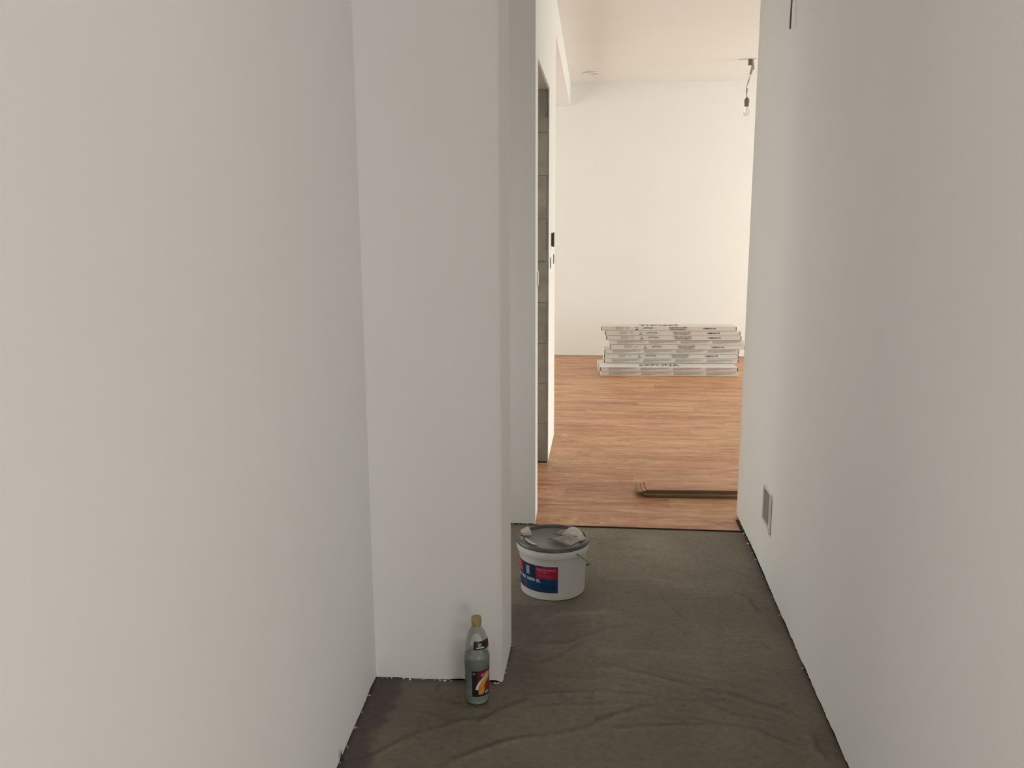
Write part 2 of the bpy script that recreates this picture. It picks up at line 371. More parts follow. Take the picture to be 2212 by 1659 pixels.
box(bm, -4.7, -.80, .3, 3.86, -.1, 0); box(bm, .80, 5.3, .95, 3.86, -.1, 0); box(bm, -.80, .80, .3, 1.3, -.1, 0); box(bm, -.8, .8, 1.3, 3.86, -.12, -.02)
bmesh.ops.remove_doubles(bm, verts=bm.verts[:], dist=.0001)
o = obj('screed_bed', bm, noisy(mat('plain_screed', (.15, .13, .1), .7, .3), (.13, .115, .09), (.19, .17, .135), 6), fl)

bm = bmesh.new(); box(bm, -4.7, 5.3, -5.6, .3, -.1, 0); box(bm, .80, 5.3, .3, .95, -.1, 0)
tag(obj('floor', bm, noisy(mat('bounce_hall_floor', (.5, .48, .45), .6, .3), (.52, .49, .45), (.58, .55, .51), 5)), 'unseen hall floor behind the viewer, paled to bounce light onto the walls', 'floor', kind='structure')  # unseen floor made pale to throw light up the walls
# wooden floor: base and separate planks
bm = bmesh.new(); box(bm, -3.2, 4.5, 3.862, 9.3, -.1, .0015)
wf = obj('floor', bm, m_under); tag(wf, 'orange brown wood plank floor laid across the far room', 'floor', kind='structure')
PW, PL, PT, FY = .1497, 1.219, .003, .028
bm = bmesh.new(); box(bm, 0, PL, 0, PW, 0, PT, bev=.00025)
bmesh.ops.recalc_face_normals(bm, faces=bm.faces[:])
plank_me = bpy.data.meshes.new('plank'); bm.to_mesh(plank_me); bm.free(); plank_me.materials.append(m_wood)
rows = 36; first = None; ncount = 0
cut_cache = {}
for r in range(rows):
    y = 3.866 + r * (PW + .0002)
    off = (r * .377 + random.random() * .15) % 1.0 * PL
    x = -1.15 - off
    while x < 2.35:
        # planks run slightly oblique to the passage; cut round the wall block of the far room
        x0, x1 = x, x + PL
        ym = y + PW / 2
        lo = -.305 if (3.75 < ym + .02 < 4.07 or 4.93 < ym < 5.62) else (-.56 if 4.0 < ym <= 4.96 else -3)
        hi = .66 if ym < 4.07 else 9
        a, b_ = max(x0, lo), min(x1, hi)
        if b_ - a > .05 and x1 < 3.7:
            p = bpy.data.objects.new('plank', plank_me); C.objects.link(p); p.parent = wf
            p.location = (a, y + .03 * (a - 0) * 0 , .0018 + random.random() * .0002)
            p.scale.x = (b_ - a) / PL; ncount += 1
        x += PL + .0002
    if y > 9.12 - PW: break

# ------------------------------------------------------------------ walls with ragged plaster feet
def ragged_wall(bm, p, q, z1, amp=.006, base=.002, step=.02, seed=0, thick=.12, side=1, big=None):
    """wall face from p to q (x,y) whose foot is chipped; side=+1: body lies to the left of p->q"""
    d = Vector((q[0] - p[0], q[1] - p[1], 0)); ln = d.length; d.normalize(); nrm = Vector((-d.y, d.x, 0)) * side * thick
    n = max(2, int(ln / step)); lo = []; hi = []; lob = []; hib = []
    for i in range(n + 1):
        s = ln * i / n; k = noise.noise(Vector((s * 9, seed, 0))) * .5 + .5; k2 = noise.noise(Vector((s * 41, seed, 3))) * .5 + .5
        z = base + amp * (.7 * k * k + .5 * k2)
        if big: z += big(s, ln)
        P = Vector((p[0], p[1], 0)) + d * s
        lo.append(bm.verts.new((P.x, P.y, z))); hi.append(bm.verts.new((P.x, P.y, z1)))
        Q = P + nrm
        lob.append(bm.verts.new((Q.x, Q.y, z))); hib.append(bm.verts.new((Q.x, Q.y, z1)))
    for i in range(n):
        bm.faces.new((lo[i], lo[i + 1], hi[i + 1], hi[i])); bm.faces.new((lob[i], hib[i], hib[i + 1], lob[i + 1]))
        bm.faces.new((lo[i], lob[i], lob[i + 1], lo[i + 1])); bm.faces.new((hi[i], hi[i + 1], hib[i + 1], hib[i]))
    bm.faces.new((lo[0], hi[0], hib[0], lob[0])); bm.faces.new((lo[-1], lob[-1], hib[-1], hi[-1]))
H = 2.78
# left wall of the passage (nearest)
LX = lambda y: -.689 + (2.435 - y) * .033
bm = bmesh.new(); ragged_wall(bm, (LX(.3), .3), (LX(2.56), 2.56), H, .012, .002, .018, 1, .14, 1)
wl = obj('wall_left', bm, m_wall); tag(wl, 'long white plaster wall filling the left of the view', 'wall', kind='structure')
# block: face towards the camera and its return along the passage
bm = bmesh.new()
ragged_wall(bm, (LX(2.44), 2.436), (-.288, 2.446), H, .008, -.001, .006, 5, .10, 1, big=lambda s, l: .006 * max(0, 1 - abs(s - .27) / .06) + .005 * math.exp(-((s - l + .03) / .015) ** 2))
wfr = obj('wall_front', bm, m_wall); tag(wfr, 'white plaster end wall behind the bottle', 'wall', kind='structure')
bm = bmesh.new(); ragged_wall(bm, (-.286, 2.446), (-.284, 2.68), H, .012, .001, .012, 9, .28, 1, big=lambda s, l: .006 * math.exp(-((s - l) / .02) ** 2))
wr_ = obj('wall_front_return', bm, m_wall, wfr)
bm = bmesh.new(); box(bm, -1.9, -.55, 2.545, 2.68, 0.004, H)
obj('wall_back_leaf', bm, m_wall, wfr)
bm = bmesh.new(); tube(bm, [(-.2872, 2.4452, .02), (-.2862, 2.4452, H - .01)], .0012, 8)
obj('corner_bead', bm, m_wall, wfr)
# pier beside the doorway
bm = bmesh.new()
ragged_wall(bm, (-2.4, 3.853), (-.296, 3.872), H, .010, .001, .015, 13, .2, 1)
wp = obj('wall_middle', bm, m_wall); tag(wp, 'narrow white wall face between the passage opening and the bright door edge', 'wall', kind='structure')
bm = bmesh.new(); ragged_wall(bm, (-.294, 3.872), (-.298, 4.073), H, .004, .004, .02, 14, .2, 1)
obj('wall_return', bm, m_wall, wp)
# left wall of the far room: pier part, opening with raw masonry, wall end, beam
bm = bmesh.new()
ragged_wall(bm, (-.300, 4.967), (-.300, 5.614), H, .004, .004, .03, 17, .24, 1)
box(bm, -.54, -.300, 4.06, 4.967, 2.150, H)
wrl = obj('wall_far_left', bm, m_wall); tag(wrl, 'bright white wall stub with control unit left of the wood floor', 'wall', kind='structure')
bm = bmesh.new()
z = 0.0035; k = 0
brick_h = [.235, .24, .238, .241, .236, .239, .24, .236, .085]
for h in brick_h:
    bb = bmesh.new(); jx = random.uniform(-.002, .002)
    box(bb, -.54, -.309 + jx, 4.955 + random.uniform(-.002, .002), 4.985, z, z + h - .0025, bev=.0008)
    b_ = obj('brick', bb, m_raw, wrl); z += h
box(bm, -.535, -.312, 4.960, 4.98, 0.004, 2.14)
obj('mortar', bm, m_rawd, wrl)
bm = bmesh.new()                                            # uneven plaster edge beside the raw bricks
n = 90; prev = None
for i in range(n + 1):
    zz = .004 + 2.14 * i / n
    wv = .0135 + .005 * noise.noise(Vector((zz * 3, 2, 0))) + .003 * noise.noise(Vector((zz * 17, 5, 0)))
    if zz > 1.25: wv *= .55
    row = [bm.verts.new(p) for p in ((-.3005 - wv, 4.9525, zz), (-.3005, 4.9525, zz), (-.3005, 4.972, zz), (-.3005 - wv, 4.972, zz))]
    if prev:
        for a in range(4): bm.faces.new((prev[a], prev[(a + 1) % 4], row[(a + 1) % 4], row[a]))
    else: bm.faces.new(row[::-1])
    prev = row
bm.faces.new(prev); obj('plaster_edge', bm, m_plas, wrl)
bm = bmesh.new(); box(bm, -.54, -.303, 4.075, 4.957, 2.136, 2.152, bev=.002); obj('raw_lintel', bm, m_raw, wrl)
bm = bmesh.new(); box(bm, -.52, -.302, 4.06, 4.076, 0.004, 2.15); obj('raw_jamb', bm, m_raw, wrl)
bm = bmesh.new(); prism(bm, [(-.300, 5.612), (-.336, 9.13), (-.58, 9.13), (-.54, 5.612)], 2.56, H)
tag(obj('beam', bm, m_wall), 'dropped white ceiling beam running to the far wall', 'beam', kind='structure')
# right wall
RX = lambda y: .665 + .0051 * (y - 2.109)
bm = bmesh.new(); ragged_wall(bm, (RX(4.073), 4.073), (RX(.85), .85), H, .020, .004, .018, 23, .16, 1,
    big=lambda s, l: .010 * max(0, 1 - abs(s - .55) / .5))
wr = obj('wall_right', bm, m_wall); tag(wr, 'long white plaster wall filling the right of the view', 'wall', kind='structure')
# far room shell
bm = bmesh.new(); prism(bm, [(-3.2, 8.985), (4.6, 9.205), (4.6, 9.4), (-3.2, 9.4)], .010, H)
tag(obj('wall_far', bm, m_wall), 'cream white far wall behind the stack of cartons', 'wall', kind='structure')
bm = bmesh.new(); box(bm, .82, 4.6, 3.86, 4.073, .004, H)
tag(obj('wall_far_front', bm, m_wall), 'white partition of the far room beyond the right wall edge', 'wall', kind='structure')
bm = bmesh.new()
box(bm, 4.5, 4.65, 3.9, 4.35, .004, H); box(bm, 4.5, 4.65, 8.45, 9.3, .004, H); box(bm, 4.5, 4.65, 4.35, 8.45, 2.25, H)
tag(obj('wall_far_right', bm, m_wall), 'white window wall at the right side of the far room', 'wall', kind='structure')
bm = bmesh.new()
for y0, y1 in ((4.35, 4.41), (6.37, 6.43), (8.39, 8.45)): box(bm, 4.52, 4.6, y0, y1, .02, 2.25)
box(bm, 4.52, 4.6, 4.35, 8.45, .0, .06); box(bm, 4.52, 4.6, 4.35, 8.45, 2.19, 2.25)
wn = obj('window_1', bm, m_plate); tag(wn, 'white framed full height window of the far room', 'window', kind='structure')
bm = bmesh.new(); box(bm, -3.35, -3.2, 2.5, 9.3, .004, H)
tag(obj('wall_far_side', bm, m_wall), 'white outer wall at the left of the house', 'wall', kind='structure')
bm = bmesh.new(); box(bm, -1.95, -1.8, 2.545, 3.86, .004, H)
tag(obj('wall_side', bm, m_wall), 'white end wall of the side passage', 'wall', kind='structure')
bm = bmesh.new()
box(bm, -4.6, 5.3, -5.6, -5.5, .004, .15); box(bm, -4.6, 5.3, -5.6, -5.5, 2.1, H)
for xa, xb in ((-4.6, -4.2), (-2.2, -1.5), (.9, 2.6), (5.0, 5.3)): box(bm, xa, xb, -5.6, -5.5, .15, 2.1)  # openings added where the hall fill lamps stand
tag(obj('wall_back', bm, m_wall), 'white wall behind the viewer with three openings added for fill light', 'wall', kind='structure')
bm = bmesh.new(); box(bm, -4.7, -4.6, -5.6, .4, .004, H); box(bm, -4.7, -.76, .3, .4, .004, H)
tag(obj('wall_hall_left', bm, m_wall), 'white side wall of the hall behind the viewer', 'wall', kind='structure')
bm = bmesh.new(); box(bm, 5.2, 5.3, -3.7, .95, .004, H); box(bm, 5.2, 5.3, -5.6, -5.4, .004, H); box(bm, 5.2, 5.3, -5.4, -3.7, .004, .15); box(bm, 5.2, 5.3, -5.4, -3.7, 1.85, H); box(bm, .82, 5.3, .85, .95, .004, H)  # gap in this unseen wall added for its fill lamp
tag(obj('wall_hall_right', bm, m_wall), 'white right hand wall of the hall behind the viewer', 'wall', kind='structure')
bm = bmesh.new(); box(bm, -4.7, 5.3, -5.6, 9.4, H, H + .12)
tag(obj('ceiling', bm, m_ceil), 'plain cream white ceiling of the far room', 'ceiling', kind='structure')

# black joint strips at wall feet
def foot(name, pts, h, label, m_=m_gap):
    bm = bmesh.new()
    prev = None
    for i, (x, y) in enumerate(pts):
        hh = h * (.6 + .8 * abs(noise.noise(Vector((x * 31, y * 31, 7)))))
        row = [bm.verts.new(p) for p in ((x, y, -.004), (x, y, hh))]
        if prev: bm.faces.new((prev[0], row[0], row[1], prev[1]))
        prev = row
    bmesh.ops.solidify(bm, geom=bm.faces[:], thickness=.003)
    tag(obj(name, bm, m_), label, 'trim', kind='structure')
foot('trim_1', [(RX(y) + .0035, y) for y in np.linspace(1.2, 4.06, 160)], .013, 'black gap strip along the foot of the right wall')
foot('trim_2', [(LX(y) - .0035, y) for y in np.linspace(1.2, 2.43, 80)], .012, 'black gap strip along the foot of the left wall')
foot('trim_3', [(x, 2.4475) for x in np.linspace(-.68, -.29, 40)], .015, 'ragged dark joint under the end wall behind the bottle', m_fdark)
foot('trim_4', [(-.290, y) for y in np.linspace(2.45, 2.68, 20)], .012, 'black gap strip under the corner edge beside the bottle')
bm = bmesh.new(); prism(bm, [(-3.1, 8.985), (3.9, 9.182), (3.9, 9.2), (-3.1, 9.0)], .001, .009)
tag(obj('trim_5', bm, m_rawd), 'dark gap along the foot of the far wall', 'trim', kind='structure')
bm = bmesh.new(); box(bm, -.294, .668, 3.8585, 3.866, -.004, .0035)
tag(obj('trim_6', bm, m_gap), 'dark edge line where the wood floor meets the cement', 'trim', kind='structure')

# plaster crumbs at the feet of walls
def flake(parent, x, y, z, sx, sy, sz, seed, m):
    k0 = .42 + .3 * random.random(); sx *= k0 * 1.2; sy *= k0; sz *= k0 * .8; z *= .6
    bm = bmesh.new(); bmesh.ops.create_icosphere(bm, subdivisions=1, radius=1)
    for v in bm.verts:
        k = 1 + .6 * noise.noise(v.co * 2 + Vector((seed, 0, 0)))
        v.co = Vector((v.co.x * sx * k, v.co.y * sy * k, v.co.z * sz * k))
    o = obj('plaster_crumb', bm, m, parent, True); o.location = (x, y, z); o.rotation_euler.z = seed
random.seed(3)
for x, s in ((-.668, .011), (-.655, .012), (-.64, .009), (-.54, .010), (-.50, .012), (-.485, .008), (-.47, .010), (-.45, .008), (-.31, .006), (-.30, .006), (-.60, .010), (-.58, .012), (-.565, .009)):
    flake(wfr, x, 2.439 - s * .3, .003, s, s * .6, s * .45, x * 40, m_purple if random.random() < .5 else m_wall)
for y, s in ((2.50, .008), (2.53, .010), (2.56, .006), (2.675, .010)):
    flake(wfr, -.284 + s * .2, y, .003, s * .5, s, s * .5, y * 11, m_plas)
for y in (3.35, 3.52, 3.6, 3.71, 3.0, 2.62, 3.83, 3.15):
    flake(wr, RX(y) - .002, y, .004, .006, .010, .006, y * 13, m_wall if y > 3.4 else m_plas)
for y in (1.93, 2.0, 2.07, 2.16, 2.24, 2.33):
    flake(wl, LX(y) + .001, y, .003, .005, .014, .007, y * 17, m_plas)
for x in (-.40, -.37, -.355, -.33):
    flake(wp, x, 3.868, .004, .016, .008, .007, x * 23, m_purple)

# scrap standing up at the foot of the left wall
bm = bmesh.new(); prev = None
for i in range(9):
    t = i / 8; y = 2.005 + .016 * t * t - .03 * t; wv = .006 * (1 - t) + .0008
    row = [bm.verts.new((LX(2.0) + .006 + .002 * t, y - wv, .001 + .045 * t)), bm.verts.new((LX(2.0) + .010 - .002 * t, y + wv, .001 + .045 * t))]
    if prev: bm.faces.new((prev[0], prev[1], row[1], row[0]))
    prev = row
bmesh.ops.solidify(bm, geom=bm.faces[:], thickness=.0006)
tag(obj('plastic_scrap', bm, m_dgrey), 'small dark torn scrap sticking up at the foot of the left wall', 'scrap')

# ------------------------------------------------------------------ wall fittings
vx = RX(3.32); v0, v1, vz0, vz1 = 3.257, 3.392, .237, .372
root = empty('wall_vent', (vx, 3.325, vz0)); tag(root, 'square grey wall vent with thin white frame low on the right wall', 'vent')
def rel(bm, o, name, m, parent):
    ob = obj(name, bm, m, parent); ob.location = (-o[0], -o[1], -o[2]); return ob
O = (vx, 3.325, vz0)
bm = bmesh.new(); box(bm, vx - .0035, vx - .0005, v0 + .004, v1 - .004, vz0 + .004, vz1 - .004); rel(bm, O, 'panel', m_vent, root)
bm = bmesh.new()
box(bm, vx - .009, vx - .0005, v0 - .008, v0 + .004, vz0 - .022, vz1 + .004, bev=.001); box(bm, vx - .009, vx - .0005, v1 - .004, v1 + .002, vz0 - .006, vz1 + .004, bev=.001)
box(bm, vx - .011, vx - .0005, v0, v1, vz0 - .006, vz0 + .004, bev=.001); box(bm, vx - .006, vx - .0005, v0, v1, vz1 - .004, vz1 + .004, bev=.001)
rel(bm, O, 'frame', m_plate, root)
bm = bmesh.new(); box(bm, vx - .0015, vx - .0004, v0 - .011, v0 - .008, vz0 - .028, vz1 - .01); rel(bm, O, 'shadow_gap', m_dgrey, root)

# control unit and switches on the bright wall stub
X0 = -.300
root = empty('wall_control', (X0, 5.23, 1.268)); tag(root, 'black control unit mounted on the bright wall stub above two switches', 'control unit')
O = (X0, 5.23, 1.268)
bm = bmesh.new(); box(bm, X0 + .0002, X0 + .008, 5.19, 5.275, 1.272, 1.347, bev=.001); rel(bm, O, 'back_plate', m_dgrey, root)
bm = bmesh.new(); box(bm, X0 + .008, X0 + .0175, 5.188, 5.278, 1.268, 1.352, bev=.0015); rel(bm, O, 'housing', m_black, root)
bm = bmesh.new(); box(bm, X0 + .0175, X0 + .0205, 5.192, 5.275, 1.272, 1.349, bev=.001); rel(bm, O, 'cover', m_plate, root)
def switch(y, z0, z1, label, k=1):
    root = empty('light_switch', (X0, y, z0)); tag(root, label, 'switch', 'light switches along the left')
    O = (X0, y, z0)
    bm = bmesh.new(); box(bm, X0 + .0002, X0 + .0042, y - .031, y + .031, z0 + .002, z1 - .002); rel(bm, O, 'shadow_backing', m_dgrey, root)  # dark layer paints the shadow line behind the plate
    bm = bmesh.new(); box(bm, X0 + .0042, X0 + .0056, y - .033, y + .033, z0, z1, bev=.0005); rel(bm, O, 'frame', m_plate, root)
    bm = bmesh.new(); box(bm, X0 + .0056, X0 + .0068, y - .024, y + .024, z0 + .009, z1 - .009, bev=.0004); rel(bm, O, 'rocker', m_plate, root)
switch(5.11, 1.145, 1.21, 'white light switch nearest the raw brick edge below the black control unit')
switch(5.46, 1.155, 1.215, 'white light switch nearest the outer wall corner below the black control unit')
X0 = -.2992
switch(4.035, 1.12, 1.19, 'white light switch on the narrow bright door edge')

# wire hanging by the right wall
bm = bmesh.new(); tube(bm, [(.658, 3.31, H - .001), (.657, 3.312, 2.6), (.6575, 3.308, 2.35), (.656, 3.31, 2.2), (.655, 3.31, 2.087)], [.0028, .0026, .0026, .0028, .0032], 8)
tag(obj('hanging_wire', bm, m_dgrey, None, True), 'thin dark wire hanging from above in front of the right wall', 'wire')

# ceiling cover and pendant
bm = bmesh.new(); lathe(bm, [(0, 0), (.045, 0), (.065, -.004), (.070, -.010), (.070, -.001), (0, -.0005)], 32)
o = obj('ceiling_cover', bm, m_plate, None, True); o.location = (-.122, 8.435, H); tag(o, 'small round cover on the far ceiling left of the hanging bulb', 'ceiling cover')
root = empty('pendant_socket', (1.251, 7.907, H)); tag(root, 'bare lamp socket with clear bulb hanging on a knotted cord from the far ceiling', 'pendant lamp')
bm = bmesh.new(); box(bm, -.10, .04, -.005, .005, -.003, -.0003); obj('ceiling_hook_plate', bm, m_cord, root)
bm = bmesh.new(); box(bm, -.020, .008, -.008, .008, -.053, -.003, bev=.002); obj('terminal_block', bm, m_sock, root)
bm = bmesh.new(); tube(bm, [(.010, 0, -.003), (.022, 0, -.03), (.026, 0, -.06), (.028, 0, -.088)], .006, 8); obj('loose_wire', bm, m_cord, root, True)
bm = bmesh.new(); tube(bm, [(.012, 0, -.003), (.018, 0, -.05), (.012, 0, -.09), (.004, 0, -.125)], .0105, 10); obj('sleeve', bm, m_cord, root, True)
bm = bmesh.new()
tube(bm, [(.004, 0, -.12), (-.003, 0, -.15), (-.012, 0, -.19), (-.022, 0, -.215), (-.028, .004, -.235), (-.018, 0, -.25), (-.024, -.004, -.26), (-.022, 0, -.29), (-.020, 0, -.325)], [.0035, .0035, .006, .0035, .004, .0075, .0075, .0035, .0045], 8)
obj('cord', bm, m_cord, root, True)
bm = bmesh.new(); lathe(bm, [(0, -.315), (.006, -.316), (.020, -.332), (.0215, -.345), (.0215, -.365), (.0195, -.369), (.0195, -.392), (.0, -.3925)], 24); o = obj('socket', bm, m_sock, root, True); o.location.x = -.018
bm = bmesh.new(); lathe(bm, [(.012, -.392), (.013, -.402), (.022, -.420), (.028, -.438), (.027, -.452), (.018, -.466), (0, -.471)], 24); o = obj('bulb', bm, m_bulb, root, True); o.location.x = -.018

# ------------------------------------------------------------------ cartons
BL, BD, BH = 1.262, .205, .0438
bm = bmesh.new(); box(bm, 0, BL, 0, BD, 0, BH - .0020, bev=.0025)
bmesh.ops.recalc_face_normals(bm, faces=bm.faces[:])
carton_me = bpy.data.meshes.new('carton_body'); bm.to_mesh(carton_me); bm.free(); carton_me.materials.append(m_card)
bm = bmesh.new()
box(bm, 0, .006, -.0008, .001, .003, BH - .005)
bmesh.ops.recalc_face_normals(bm, faces=bm.faces[:])
slot_me = bpy.data.meshes.new('end_slot'); bm.to_mesh(slot_me); bm.free(); slot_me.materials.append(m_flap)
F = lambda x, z: Vector((x, -.0009, z))
bm = bmesh.new()     # front with names
g = lambda cx, cz: (lambda u, v: F(cx + u, cz + v))
for i in range(5): add_rect(bm, F, .135, .135 + (.085, .075, .065, .08, .055)[i], .034 - i * .0052, .037 - i * .0052, 1)
for i in range(4): add_rect(bm, F, .232, .232 + (.04, .03, .035, .02)[i], .034 - i * .0062, .0368 - i * .0062, 1)
add_text(bm, 'BfU', .014, g(.334, .0305)); add_rect(bm, F, .3215, .3465, .010, .0165)
add_text(bm, 'eXPONA', .026, g(.437, .026), width=.095, italic=.25); add_rect(bm, F, .492, .518, .0225, .025, 1)
add_text(bm, 'DESIGN VINYL FLOORING', .0165, g(.718, .0305), width=.166, bold=.0002)
add_text(bm, 'DESIGN BODENBELAG', .0165, g(.718, .0145), width=.146, bold=.0002)
add_text(bm, 'COMMERCIAL PUR', .019, g(1.010, .0225), width=.122, bold=.0005)
add_rect(bm, F, .955, 1.03, .0115, .0128, 1)
me = bpy.data.meshes.new('lettering'); bm.to_mesh(me); bm.free(); me.materials.append(m_ink); me.materials.append(m_grey); name_me = me
bm = bmesh.new(); random.seed(5)   # front with text blocks
for k in range(4):
    x0 = .075 + k * .298
    for i in range(6):
        wv = .265 if i < 2 else (.23, .255, .16, .10)[i - 2] + random.uniform(-.02, .01)
        add_rect(bm, F, x0, x0 + wv, .0345 - i * .0046, .0375 - i * .0046, 0)
me = bpy.data.meshes.new('small_print'); bm.to_mesh(me); bm.free(); me.materials.append(m_grey); print_me = me
TF = lambda flip: (lambda u, v: Vector((.55 + (-u if flip else u), (BD * .5) + (-v if flip else v), BH - .0008)))
def top_me(flip):
    bm = bmesh.new(); add_text(bm, 'eXPONA', .17, TF(flip), width=.37, res=3)
    me = bpy.data.meshes.new('top_lettering'); bm.to_mesh(me); bm.free(); me.materials.append(m_ink); return me
top_up, top_dn = top_me(False), top_me(True)
YAW = .052
def carton(x, y, z, front, label, top=None, slots=True, dyaw=0, group='white flooring cartons'):
    r = empty('flooring_carton', (x, y, z), YAW + dyaw); tag(r, label, 'carton', group)
    def part(n, me):
        o = bpy.data.objects.new(n, me); C.objects.link(o); o.parent = r; return o
    part('carton_body', carton_me)
    (part('lettering', name_me) if front == 'n' else part('small_print', print_me))['kind'] = 'stuff'
    if slots:
        for x in (0, BL - .006): part('end_slot', slot_me).location.x = x
    if top: part('top_lettering', top)['kind'] = 'stuff'
Z0 = .0052
# front low pile
carton(.012, 7.868, Z0, 'p', 'lower white carton of the low front pile, resting on the wood floor', slots=False)
carton(.006, 7.866, Z0 + BH, 'p', 'upper white carton of the low front pile with large black lettering on top', top=top_up, slots=True)
# tall rear pile, from the floor up
yr = 8.083
ordn = ['tenth', 'ninth', 'eighth', 'seventh', 'sixth', 'fifth', 'fourth', 'third', 'second', 'topmost']
rear = [(-.012, 'p', 'white carton at the bottom of the tall rear pile, on the wood floor'),
        (-.014, 'p', 'white carton second from the bottom of the tall rear pile'),
        (.040, 'p', 'small print white carton directly above the low front pile'),
        (.040, 'n', 'white carton with black names, lowest such one of the tall pile'),
        (.044, 'p', 'small print white carton, sixth from the top of the tall pile'),
        (.094, 'n', 'white carton with black names that sticks out furthest right, fifth from the top'),
        (.086, 'p', 'small print white carton, uppermost of its look, fourth from the top'),
        (.058, 'n', 'white carton with black names, third from the top of the pile'),
        (.048, 'n', 'white carton with black names, second from the top of the pile'),
        (.010, 'n', 'topmost white carton of the pile with upside down lettering on its lid')]
for i, (x, f, lab) in enumerate(rear):
    carton(x, yr + (.004 if i % 3 == 0 else 0), Z0 + i * BH, f, lab, top=top_dn if i == 9 else None, slots=(f == 'n' or i in (2, 4)), dyaw=random.uniform(-.003, .003))

# ------------------------------------------------------------------ loose planks near the doorway
def board(x, y, z, yaw, label, ln=1.22, wv=.145, th=.0042, m=None):
    bm = bmesh.new(); box(bm, 0, ln, 0, wv, 0, th, bev=.0007)
    for f in bm.faces:
        f.material_index = 0 if f.normal.z > .9 or f.normal.z < -.9 else 1
    bmesh.ops.recalc_face_normals(bm, faces=bm.faces[:])
    for f in bm.faces: f.material_index = 0 if abs(f.normal.z) > .9 else 1
    o = obj('loose_plank', bm, [m_wood, m_edge]); o.location = (x, y, z); o.rotation_euler.z = yaw
    tag(o, label, 'plank', 'loose floor planks by the doorway')
th = .0056; zb = .0055
yb = 4.312
bs = [(.258, yb + .004, .05, 'bottom loose wood plank of the small pile, lying on the wood floor'),
      (.254, yb + .000, .05, 'second loose wood plank from the floor in the small pile'),
      (.238, yb + .000, .05, 'third loose wood plank from the floor in the small pile'),
      (.205, yb + .014, .05, 'fourth loose wood plank from the floor, its left end reaching furthest out'),
      (.214, yb + .015, .052, 'third loose wood plank from the top with projecting left end'),
      (.232, yb + .012, .05, 'second loose wood plank from the top of the small pile'),
      (.252, yb + .012, .05, 'topmost loose wood plank with wood surface like the floor')]
for i, (x, y, a, lab) in enumerate(bs): board(x, y, zb + i * th, a, lab, th=th - .0006)

# ------------------------------------------------------------------ adhesive bucket
bx, by = -.171, 3.166
bucket = empty('adhesive_bucket', (bx, by, 0)); tag(bucket, 'white plastic adhesive bucket with dark grey lid and blue red label on the cement', 'bucket')
HB = .203
bm = bmesh.new()
lathe(bm, [(0, .004), (.117, .004), (.121, .001), (.1245, .004), (.1250, .012), (.1315, .168), (.1322, .170), (.1395, .172), (.1405, .176), (.1415, HB - .006), (.1395, HB - .002), (.136, HB - .004), (.129, .16), (.120, .010), (0, .009)], 96)
obj('pail', bm, m_pail, bucket, True)
bm = bmesh.new()
lathe(bm, [(0, HB + .002), (.122, HB + .001), (.125, HB + .002), (.127, HB + .009), (.131, HB + .0115), (.1385, HB + .0105), (.1418, HB + .006), (.1425, HB - .003), (.1400, HB - .004), (.138, HB - .001), (0, HB - .002)], 96)
obj('lid', bm, m_lid, bucket, True)
# label, bent on the pail (az measured from the direction towards the camera, + to the right)
FD = math.atan2(-3.166, .171)           # azimuth of the camera seen from the bucket
def cyl(r0, r1, z0, z1, off):
    def f(az, z):
        r = r0 + (r1 - r0) * (z - z0) / (z1 - z0) + off; a = FD + math.radians(az)
        return Vector((r * math.cos(a), r * math.sin(a), z))
    return f
cf = lambda off: cyl(.1250, .1315, .012, .168, off)
AZ0, AZ1, LZ0, LZ1 = -112, 9, .034, .140
bm = bmesh.new(); add_rect(bm, cf(.0004), AZ0, AZ1, LZ0, LZ1, 0, 40); lab = obj('label', bm, m_blue, bucket, True)
def panel(name, m, off, a0, a1, z0, z1, nu=8):
    bm = bmesh.new(); add_rect(bm, cf(off), a0, a1, z0, z1, 0, nu); obj(name, bm, m, lab)
panel('red_panel', m_red, .0007, -30, AZ1 - .5, .089, LZ1 - .004, 14); panel('red_panel', m_red, .0007, -57, -52.5, LZ0, .066, 2); panel('red_panel', m_red, .0007, -75, -61, .096, LZ1 - .002, 6)
panel('pink_panel', m_pink, .0009, -95, -70, .096, LZ1 - .004)
panel('dark_panel', m_navy, .0007, -60, -31, .086, LZ1 - .002, 10); panel('dark_border', m_navy, .0007, AZ0, AZ1, LZ1 - .003, LZ1, 30); panel('dark_border', m_navy, .0007, AZ0, AZ1, LZ0, LZ0 + .002, 30)
for i in range(3): panel('dark_line', m_navy, .0009, -24 + i * 2, 4, .062 - i * .006, .0645 - i * .006, 6)
bm = bmesh.new()
def bent(az, z, off=.0012, tilt=0):
    return lambda u, v: cf(off)(az + math.degrees(u / .129), z + v + tilt * u)
for i, s in enumerate(('UZIN', 'KLEBT', 'BODEN', 'UZIN')):
    add_text(bm, s, .0085, bent(-47, .1265 - i * .0088), width=.0175, bold=.0004)
add_text(bm, 'UZIN KE 2000 SL', .0165, bent(-54, .0785), width=.150, bold=.0004)
add_poly(bm, cf(.0013), [(-78, .119), (-73, .121), (-64, .100), (-66, .099)])
obj('white_lettering', bm, m_white, lab)['kind'] = 'stuff'
bm = bmesh.new()
add_text(bm, 'UZIN KE 2000 SL', .0095, bent(-11.5, .1255), width=.075, bold=.0003)
for i in range(2): add_rect(bm, cf(.0012), -27, -27 + (20, 16)[i], .1165 - i * .005, .1175 - i * .005, 0, 5)
for i in range(3): add_rect(bm, cf(.0012), -26, -26 + (27, 22, 30)[i], .104 - i * .004, .1045 - i * .004, 0, 5)
obj('pink_lettering', bm, m_pinkt, lab)['kind'] = 'stuff'
